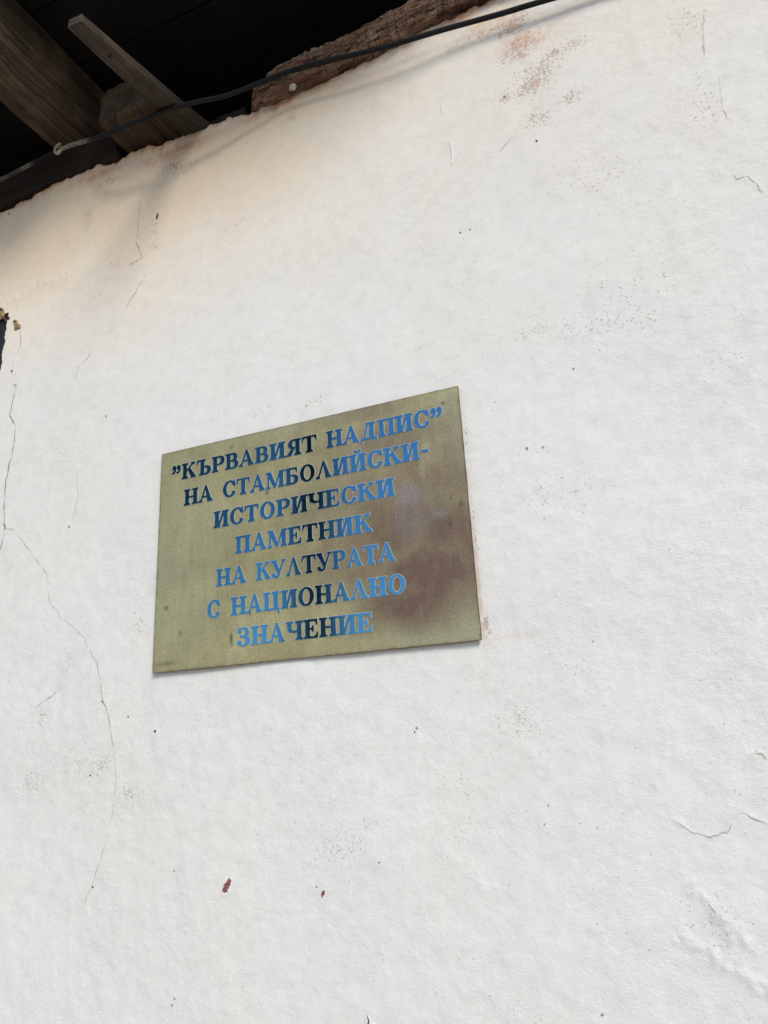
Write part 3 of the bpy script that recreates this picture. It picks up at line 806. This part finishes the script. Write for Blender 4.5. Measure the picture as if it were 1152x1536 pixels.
# ------------------------------------------------------------------ timbers
def timber(name, x0, x1, z0, z1, y_out, y_in, mat, label, cat, tilt=0.0, crk=(), amp=0.003, seed=0, r=0.012, group=None, twist=0.0, endtop=0.0, skew=0.0, taper=1.0):
    """squared beam running in y from y_out (its cut end) to y_in"""
    root = empty(name, ((x0 + x1) / 2, y_in, (z0 + z1) / 2), label, cat, group)
    hw, hh = (x1 - x0) / 2, (z1 - z0) / 2
    per = []
    ns = 90
    def side(a, b, n):
        for i in range(n): per.append((a[0] + (b[0] - a[0]) * i / n, a[1] + (b[1] - a[1]) * i / n))
    side((-hw, -hh), (hw, -hh), ns); side((hw, -hh), (hw, hh), ns); side((hw, hh), (-hw, hh), ns // 3); side((-hw, hh), (-hw, -hh), ns // 2)
    per = np.array(per); n = len(per)
    # round the corners
    q = per.copy()
    ax = np.abs(per[:, 0]) - (hw - r); az = np.abs(per[:, 1]) - (hh - r)
    m_ = (ax > 0) & (az > 0)
    L = np.hypot(ax, az); L[L == 0] = 1
    q[m_, 0] = np.sign(per[m_, 0]) * (hw - r + ax[m_] / L[m_] * r); q[m_, 1] = np.sign(per[m_, 1]) * (hh - r + az[m_] / L[m_] * r)
    nd = q / (np.linalg.norm(q / np.array([hw, hh]), axis=1)[:, None] + 1e-6) / np.array([hw, hh])
    nd /= np.linalg.norm(nd, axis=1)[:, None]
    ys = np.arange(y_out, y_in, 0.005); ys = np.append(ys, y_in)
    rings = []
    s = np.cumsum(np.r_[0, np.hypot(*(np.diff(q, axis=0).T))])
    for y in ys:
        h = amp * fbm(s * 45, s * 0 + y * 4, 3, 300 + seed) + 0.35 * amp * fbm(s * 170, s * 0 + y * 9, 2, 310 + seed)
        for (c0, wv, dp, ph) in crk:        # longitudinal drying cracks at perimeter position c0
            cc = c0 + 0.004 * math.sin(y * 14 + ph) + 0.002 * math.sin(y * 47 + ph)
            h = h - dp * np.exp(-((s - cc) / wv) ** 2)
        p = q + nd * h[:, None]
        tp_ = 1 + (taper - 1) * (y_in - y) / (y_in - y_out)
        p = p * np.array([tp_, 0.5 + 0.5 * tp_])
        bend = 0.003 * math.sin(y * 5 + seed)
        rings.append(np.stack([p[:, 0] + bend + skew * (y - y_in), np.full(n, y - y_in), p[:, 1] + tilt * (y - y_in) + 0.3 * bend], -1))
    # cut end, slightly rough
    cen = rings[0].mean(0)
    caps = []
    for kk in (0.8, 0.55, 0.3):
        c_ = cen + (rings[0] - cen) * kk
        c_[:, 1] += 0.0015 * fbm(c_[:, 0] * 90, c_[:, 2] * 90, 2, 330 + seed) - 0.001 + endtop * c_[:, 2]
        caps.append(c_)
    allr = caps[::-1] + rings
    V = np.concatenate(allr + [np.array([cen])])
    nr_ = len(allr)
    i = np.arange(n); j = (i + 1) % n
    Q = np.concatenate([np.stack([a * n + i, a * n + j, (a + 1) * n + j, (a + 1) * n + i], -1) for a in range(nr_ - 1)])
    F = [tuple(x) for x in Q.tolist()] + [(nr_ * n, int(b), int(a)) for a, b in zip(i, j)]
    F.append(tuple((nr_ - 1) * n + i))
    o = mesh_np('beam', V, F, mat, root, True)
    return root

timber('rafter', -0.372, -0.240, 3.155, 3.305, -0.322, 0.30, M_RAFTER, 'thick weathered brown rafter with long drying cracks crossing the top left corner', 'beam',
       crk=((0.030, 0.0022, 0.010, 0.4), (0.062, 0.0016, 0.006, 2.0), (0.095, 0.0014, 0.008, 1.0), (0.112, 0.001, 0.004, 1.7), (0.155, 0.002, 0.005, 3.0)), amp=0.0035, seed=1, r=0.014, group='roof timbers under the eaves')
timber('rafter', -1.30, -1.17, 3.155, 3.305, -0.322, 0.30, M_RAFTER, 'thick weathered rafter beyond the left end of the view', 'beam', seed=3, group='roof timbers under the eaves')
timber('joist_end', -0.160, -0.012, 3.076, 3.178, -0.078, 0.25, M_JOIST, 'short sawn off joist end poking out over the plaster beside the thick rafter', 'beam',
       crk=((0.045, 0.0018, 0.010, 0.4), (0.11, 0.0014, 0.008, 2.0)), amp=0.004, seed=4, r=0.022, endtop=0.12)
timber('batten', 0.020, 0.083, 3.054, 3.080, -0.345, 0.05, M_GREYWOOD, 'narrow grey batten with a cut free end sticking out under the eaves', 'batten',
       tilt=0.215, skew=0.018, taper=0.5, crk=((0.008, 0.0014, 0.007, 0.0), (0.045, 0.0006, 0.002, 1.0)), amp=0.0014, seed=5, r=0.004)

# knot hole near the free end of the batten
bat = [o for o in bpy.data.objects if o.name == 'batten'][0]
hx, hy = 0.046, -0.262
V_ = [(hx - 0.0515 + 0.0042 * math.cos(a), hy - 0.05 + 0.0052 * math.sin(a), 0.215 * (hy - 0.05) - 0.0120) for a in np.linspace(0, 2 * math.pi, 17)[:-1]]
V_ = V_ + [(x, y, z + 0.006) for x, y, z in V_]
mesh_np('nail_hole', V_, [tuple(range(16))] + [(i, (i + 1) % 16, 16 + (i + 1) % 16, 16 + i) for i in range(16)], mat_simple('hole_black', (0.006, 0.005, 0.004), 0.9), bat, False)

# bark-like lintel timber running along the wall head
def long_timber(name, x0, x1, ylo, yhi, zlo, zhi, mat, label, cat, seed, amp, lowprof=None, step=0.002, upprof=None, endfun=None):
    xs_ = np.arange(x0, x1, step); n = len(xs_)
    nv = 110
    v = np.linspace(0, 1, nv)            # 0 = back underside, .3 lower front edge, 1 = top back
    X, Vv = np.meshgrid(xs_, v)
    zl = zlo if lowprof is None else lowprof(X)
    zh = zhi if upprof is None else upprof(X)
    under = Vv < 0.3
    f = np.where(under, Vv / 0.3, 1.0)
    Y = np.where(under, yhi + (ylo - yhi) * f, ylo)
    g = np.clip((Vv - 0.3) / 0.5, 0, 1)
    Zz = zl + (zh - zl) * g
    tp = np.clip((Vv - 0.8) / 0.2, 0, 1)
    Y = Y + (yhi - ylo) * tp
    Y = Y - 0.006 * np.sin(np.clip(g, 0, 1) * math.pi)
    fib = fbm(X * 6 + Vv * 0.7, Vv * 22 + 2.5 * pnoise(X * 5, Vv * 2, seed + 9), 5, seed, 0.68)
    rid = 1 - np.abs(fbm(X * 5, Vv * 17, 3, seed + 3)) * 2
    d = amp * (0.8 * fib + 0.5 * rid)
    hole = sst(0.45, 0.75, fbm(X * 26, Vv * 22, 2, seed + 5)) * 0.012
    Y = Y - d * (Vv > 0.1) + hole * (amp > 0.004)
    Zz = Zz - 0.35 * d * (1 - g) + 0.35 * d * g
    if endfun is not None:
        e = endfun(X, Vv)                # shrinks the section towards the back near the rotten end
        Y = Y + (yhi - Y) * e; zc = 0.5 * (zl + zh); Zz = Zz + (zc - Zz) * e * 0.6
    V = np.stack([X, Y, Zz], -1).reshape(-1, 3)
    I = np.arange(nv * n).reshape(nv, n)
    Q = np.stack([I[:-1, :-1], I[:-1, 1:], I[1:, 1:], I[1:, :-1]], -1).reshape(-1, 4)
    root = empty(name, (0, 0, 0), label, cat)
    # end closed by a fan
    cen = V[I[:, 0]].mean(0); ci = len(V); V = np.concatenate([V, [cen], [V[I[:, -1]].mean(0)]])
    F = [tuple(q) for q in Q.tolist()]
    for a in range(nv - 1):
        F.append((int(I[a, 0]), int(I[a + 1, 0]), ci)); F.append((int(I[a + 1, -1]), int(I[a, -1]), ci + 1))
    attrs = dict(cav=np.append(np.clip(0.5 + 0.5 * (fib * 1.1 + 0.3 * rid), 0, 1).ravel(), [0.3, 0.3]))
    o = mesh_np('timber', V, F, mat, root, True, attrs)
    return root

t = NT('rotten_fibrous_wood')
g = t.noise(190, 6, 0.7, (0.09, 1, 1), 1.2)
c = t.ramp(g, [(0.30, (0.06, 0.029, 0.018)), (0.44, (0.24, 0.135, 0.09)), (0.56, (0.46, 0.32, 0.24)), (0.70, (0.70, 0.58, 0.48))])
c = t.mix(t.ramp(t.noise(16, 4, 0.6, (0.4, 1, 1)), [(0.42, 0), (0.62, 0.7)]), c, (0.17, 0.072, 0.035))
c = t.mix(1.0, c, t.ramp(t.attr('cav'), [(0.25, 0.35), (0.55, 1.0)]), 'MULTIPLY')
c = t.mix(t.ramp(t.noise(85, 3, 0.6, (0.25, 1, 1)), [(0.30, 0.9), (0.38, 0)]), c, (0.012, 0.008, 0.006))
t.l(c, t.b.inputs['Base Color'])
setp(t.b, Roughness=0.92)
n_ = t.bump(g, 0.9, 0.005)
n_ = t.bump(t.noise(120, 5, 0.7, (0.12, 1, 1), 1.0), 0.8, 0.006, n_)
t.l(n_, t.b.inputs['Normal'])
M_BARK = t.m
def low(X): return ztop(X) - 0.006 + 0.004 * pnoise(X * 30, X * 0, 401) + 0.002 * pnoise(X * 90, X * 0, 402)
def upp(X):
    return np.interp(X, [0.15, 0.19, 0.218, 0.26, 0.35, 0.42, 0.465, 0.53, 0.604, 0.80, 1.3], [3.040, 3.050, 3.062, 3.080, 3.092, 3.090, 3.092, 3.104, 3.112, 3.125, 3.13]) + 0.004 * pnoise(X * 26, X * 0, 411) + 0.003 * pnoise(X * 75, X * 0, 412)
def endf(X, Vv):
    return np.clip(1 - (X - 0.135 - 0.02 * pnoise(Vv * 9, Vv * 0, 421) - 0.03 * Vv) / 0.09, 0, 1) ** 1.3
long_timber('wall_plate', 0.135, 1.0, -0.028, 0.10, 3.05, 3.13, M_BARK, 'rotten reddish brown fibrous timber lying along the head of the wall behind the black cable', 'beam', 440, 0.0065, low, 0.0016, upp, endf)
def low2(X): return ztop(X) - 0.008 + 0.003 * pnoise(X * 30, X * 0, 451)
long_timber('wall_plate', -2.5, -0.165, -0.006, 0.12, 3.05, 3.150, M_DARKX, 'dark timber lying along the wall head beneath the thick rafter at left', 'beam', 460, 0.0030, low2, 0.004)
long_timber('wall_plate', -0.16, 0.16, 0.035, 0.14, 3.02, 3.10, M_DARKX, 'dark timber set back in the gap between joist end and rotten timber', 'beam', 470, 0.0030, None, 0.004)

# roof deck: boards running along the wall above the rafters, and the covering over them
deck = empty('roof_deck', (0, 0, 3.30), 'black roof boards closing the eaves above the rafters, colour darkened for shade', 'roof')
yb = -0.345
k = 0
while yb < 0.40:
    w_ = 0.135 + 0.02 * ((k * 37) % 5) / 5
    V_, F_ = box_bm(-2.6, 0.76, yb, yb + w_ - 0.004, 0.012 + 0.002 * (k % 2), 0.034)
    o = mesh_np('board', V_, F_, M_SHADEWOOD, deck, False)
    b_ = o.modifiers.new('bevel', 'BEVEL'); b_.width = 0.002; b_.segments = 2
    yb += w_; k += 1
M_TILE = mat_simple('clay_tile', (0.30, 0.12, 0.07), 0.85, var=0.3)
box('roof_covering', -2.7, 0.78, -0.385, 0.46, 0.038, 0.065, M_TILE, deck, 0)
box('end_board', -2.6, 0.76, 0.342, 0.36, -0.35, 0.010, M_SHADEWOOD, deck, 0)
box('end_board', -2.62, -2.604, -0.31, 0.34, -0.23, 0.01, M_SHADEWOOD, deck, 0)
box('end_board', 0.74, 0.758, 0.0, 0.34, -0.23, 0.01, M_SHADEWOOD, deck, 0)
box('fascia', -2.6, 0.76, -0.372, -0.349, -0.020, 0.035, M_SHADEWOOD, deck, 0.002)

# ------------------------------------------------------------------ tubes
def tube(name, pts, rad, mat, parent=None, nseg=14, res=0.006, attrs_fn=None, jit=0.0):
    P = np.array(pts, float)
    # Catmull-Rom
    out = []
    Pe = np.vstack([2 * P[0] - P[1], P, 2 * P[-1] - P[-2]])
    for i in range(1, len(Pe) - 2):
        n = max(2, int(np.linalg.norm(Pe[i + 1] - Pe[i]) / res))
        for s in np.linspace(0, 1, n, endpoint=False):
            a, b, c_, d = Pe[i - 1], Pe[i], Pe[i + 1], Pe[i + 2]
            out.append(0.5 * ((2 * b) + (-a + c_) * s + (2 * a - 5 * b + 4 * c_ - d) * s * s + (-a + 3 * b - 3 * c_ + d) * s ** 3))
    out.append(P[-1]); out = np.array(out)
    if jit:
        s = np.arange(len(out)) * res
        out[:, 2] += jit * pnoise(s * 9, s * 0, 501); out[:, 1] += jit * pnoise(s * 9, s * 0, 502)
    T = np.gradient(out, axis=0); T /= np.linalg.norm(T, axis=1)[:, None]
    up = np.array([0.03, 0.11, 1.0])
    V = []
    for q, tt in zip(out, T):
        a = np.cross(tt, up); a /= np.linalg.norm(a); b = np.cross(a, tt)
        for k_ in range(nseg):
            an = 2 * math.pi * k_ / nseg
            V.append(q + rad * (a * math.cos(an) + b * math.sin(an)))
    n = len(out); V = np.array(V)
    F = []
    for i in range(n - 1):
        for k_ in range(nseg):
            k2_ = (k_ + 1) % nseg
            F.append((i * nseg + k_, i * nseg + k2_, (i + 1) * nseg + k2_, (i + 1) * nseg + k_))
    F.append(tuple(range(nseg))); F.append(tuple((n - 1) * nseg + i for i in range(nseg - 1, -1, -1)))
    at_ = attrs_fn(V) if attrs_fn else None
    return mesh_np(name, V, F, mat, parent, True, at_)

cab = [at(-60, 296, -.045), at(0, 270, -.045), at(45, 247, -.043), at(88, 225, -.045), at(120, 214, -.062), at(150, 205, -.088), at(200, 185, -.096), at(250, 165, -.094), at(300, 152, -.080), at(340, 143, -.068),
       at(400, 120, -.056), at(440, 105, -.050), at(500, 90, -.046), at(560, 75, -.042), at(630, 55, -.036), at(700, 35, -.027), at(760, 18, -.024), at(820, 0, -.023)]
e = cab[-1] - cab[-3]; e /= np.linalg.norm(e)
cab = [np.array([-2.4, -.05, 3.16]), np.array([-1.2, -.05, 3.13])] + cab + [cab[-1] + e * 0.3, cab[-1] + e * 0.8 + np.array([0, 0, .01]), cab[-1] + e * 1.6 + np.array([0, 0, .04])]
t = NT('black_cable_sheath')
c = t.mix(t.math('MULTIPLY', t.attr('dust'), t.ramp(t.noise(110, 4, 0.6), [(0.35, 0.25), (0.6, 1)]), True), (0.009, 0.010, 0.012), (0.30, 0.27, 0.23))
t.l(c, t.b.inputs['Base Color']); setp(t.b, Roughness=0.62); t.b.inputs['Specular IOR Level'].default_value = 0.2
t.l(t.bump(t.noise(120, 3), 0.25, 0.001), t.b.inputs['Normal'])
def dust(V):
    x = V[:, 0]
    return dict(dust=np.clip(1.0 * sst(-0.17, -0.22, x) * sst(-0.315, -0.305, x) + 0.75 * sst(-0.39, -0.42, x) * (0.8 + pnoise(x * 12, x * 0, 9)), 0, 1))
cable = tube('cable', cab, 0.0050, t.m, None, 14, 0.005, dust, 0.0008)
tag(cable, 'black power cable strung along the head of the wall beneath the eaves', 'cable')

# pale hooked clip holding the cable on the rafter
M_CLIP = mat_simple('yellowed_plastic', (0.42, 0.36, 0.27), 0.6, var=0.2, vs=120)
M_NAIL = mat_simple('rusty_nail', (0.10, 0.06, 0.04), 0.7, 0.6)
cp = at(88, 225, -.045)
clip = empty('cable_clip', tuple(cp), 'small yellowed plastic hook clip holding the dusty cable against the thick rafter', 'clip')
arc = [np.array([0.0090 * math.cos(a), 0.0, 0.0105 * math.sin(a)]) for a in np.linspace(math.radians(120), math.radians(330), 9)]
ca = tube('hook', [(-.001, .004, .022), (-.005, 0.0, .014)] + [tuple(p * 1.05 + np.array([0.001, -0.002, 0])) for p in arc], 0.0042, M_CLIP, clip, 10, 0.002)
tube('nail', [(0.003, 0.004, .014), (0.003, 0.006, .050)], 0.0014, M_NAIL, clip, 8, 0.01)

# pale knob, taken for a nail cap, on the rotten timber
kp = at(439, 131, -.040)
def knob(name, p, r, mat, label, cat, squash=0.6):
    rr = np.random.RandomState(5)
    V = []; F = []
    nu, nv_ = 18, 10
    for j in range(nv_ + 1):
        th = math.pi * j / nv_
        for i in range(nu):
            ph = 2 * math.pi * i / nu
            q = r * (1 + 0.10 * (rr.rand() - 0.5))
            V.append((q * math.sin(th) * math.cos(ph), -q * squash * math.cos(th), q * math.sin(th) * math.sin(ph)))
    for j in range(nv_):
        for i in range(nu):
            F.append((j * nu + i, j * nu + (i + 1) % nu, (j + 1) * nu + (i + 1) % nu, (j + 1) * nu + i))
    o = mesh_np(name, V, F, mat, None, True)
    o.location = tuple(p)
    return tag(o, label, cat)
M_KNOB = mat_simple('chalky_white', (0.42, 0.37, 0.31), 0.9, bump=(400, 0.8, 0.003), var=0.5, vs=300)
knob('round_nailhead', kp, 0.0082, M_KNOB, 'round chalky white plug stuck on the rotten timber just below the cable', 'nailhead')

# nail stub and white bristle on the wall
def small(name, pix, r, mat, label, cat, y0=-0.004):
    pts = [at(px, py, y0) for px, py in pix]
    for p in pts: p[1] = -(float(wall_h(np.array([p[0]]), np.array([p[2]]))[0]) + r * 0.9)
    o = tube(name, pts, r, mat, None, 8, 0.002)
    return tag(o, label, cat)
M_BLACK = mat_simple('black_iron', (0.03, 0.026, 0.022), 0.6)
small('nail', [(235, 319), (234, 323), (233, 326)], 0.0017, M_BLACK, 'tiny black nail stub stuck in the upper plaster below the joist end', 'nail')
M_THREAD = mat_simple('white_bristle', (0.78, 0.78, 0.80), 0.6, var=0.03)
small('bristle', [(674, 210), (676, 222), (677, 232), (676, 243)], 0.0008, M_THREAD, 'thin white paint bristle stuck to the plaster under the cable', 'bristle')

# ------------------------------------------------------------------ window at the left edge
win = empty('window', (WX0, 0.03, WZ0), 'dark painted wooden window at the left edge of the wall below the eaves', 'window')
fy0, fy1 = -WZ0 * 0 + 0.004, 0.06
fx0, fx1, fz0, fz1 = WX0 + 0.004, WX1 - 0.004, WZ0 + 0.004, WZ1 - 0.004
def wbox(name, x0, x1, y0, y1, z0, z1, mat, parent, bev=0.003):
    return box(name, x0 - WX0, x1 - WX0, y0 - 0.03, y1 - 0.03, z0 - WZ0, z1 - WZ0, mat, parent, bev)
wbox('frame', fx0, fx0 + 0.06, fy0, fy1, fz0, fz1, M_FRAME, win)
wbox('frame', fx1 - 0.06, fx1, fy0, fy1, fz0, fz1, M_FRAME, win)
wbox('frame', fx0 + 0.0605, fx1 - 0.0605, fy0, fy1, fz1 - 0.06, fz1, M_FRAME, win)
wbox('frame', fx0 + 0.0605, fx1 - 0.0605, fy0, fy1, fz0, fz0 + 0.06, M_FRAME, win)
mx_ = (fx0 + fx1) / 2
wbox('mullion', mx_ - 0.02, mx_ + 0.02, fy0 + 0.004, fy1 - 0.004, fz0 + 0.0605, fz1 - 0.0605, M_FRAME, win)
t = NT('dark_window_glass'); setp(t.b, Roughness=0.06); t.b.inputs['Base Color'].default_value = (0.02, 0.024, 0.028, 1)
M_GLASS = t.m
zz = np.linspace(fz0 + 0.0605, fz1 - 0.0605, 4)
for (xa, xb) in ((fx0 + 0.0605, mx_ - 0.0205), (mx_ + 0.0205, fx1 - 0.0605)):
    for i in range(3):
        wbox('pane', xa, xb, 0.030, 0.034, zz[i] + (0.011 if i else 0), zz[i + 1] - (0.011 if i < 2 else 0), M_GLASS, win, 0)
        if i: wbox('glazing_bar', xa, xb, fy0 + 0.008, fy1 - 0.008, zz[i] - 0.010, zz[i] + 0.010, M_FRAME, win, 0.002)
box('back_board', 0.0, WX1 - WX0, 0.20, 0.21, 0.0, WZ1 - WZ0, M_SHADEWOOD, win, 0)

# ------------------------------------------------------------------ post across the yard (mirrored in the letters)
px0, py0, pr = -0.80, -2.2, 0.125
pts = [(0, 0, 0), (0.01, 0, 1.3), (0.0, 0.01, 2.6), (0.0, 0.0, 4.05)]
post = tube('timber_post', pts, pr, M_POST, None, 28, 0.08)
post.location = (px0, py0, 0)
tag(post, 'round tarred timber post opposite the wall, seen as the dark stripe mirrored in the letters', 'post')

# ------------------------------------------------------------------ tree across the yard (added, unseen; its reflection darkens the upper left letters)
added_tree = empty('added_tree', (-6.6, -8.2, 0), 'dark leafy tree across the yard, added so that its mirror image darkens the upper left letters of the plaque', 'added_tree')
tr = tube('trunk', [(0, 0, 0), (.1, 0, 1.5), (.05, .1, 3.2), (0.1, 0.05, 5.0), (-.1, 0, 6.6)], 0.13, M_POST, added_tree, 14, 0.15)
rr = np.random.RandomState(8)
n = 5200
cen = rr.normal(size=(70, 3)) * np.array([1.0, 0.9, 0.95]) + np.array([0, 0, 6.3])
p = cen[rr.randint(0, 70, n)] + rr.normal(size=(n, 3)) * 0.28
a = rr.normal(size=(n, 3)); a /= np.linalg.norm(a, axis=1)[:, None]
b = np.cross(a, rr.normal(size=(n, 3))); b /= np.linalg.norm(b, axis=1)[:, None]
L = (0.055 + 0.03 * rr.rand(n))[:, None]
V_ = np.stack([p - a * L, p + b * L * .5, p + a * L, p - b * L * .5], 1).reshape(-1, 3)
mesh_np('crown', V_, np.arange(4 * n).reshape(n, 4), mat_simple('leaf_green', (0.035, 0.055, 0.02), 0.6, var=0.4, vs=3), added_tree, False)
for k in range(14):
    c_ = cen[k * 5]
    tube('limb', [(0, 0, 3.4 + k * .2), tuple(c_ * np.array([.5, .5, 1]) - np.array([0, 0, .4])), tuple(c_)], 0.028, M_POST, added_tree, 8, 0.2)
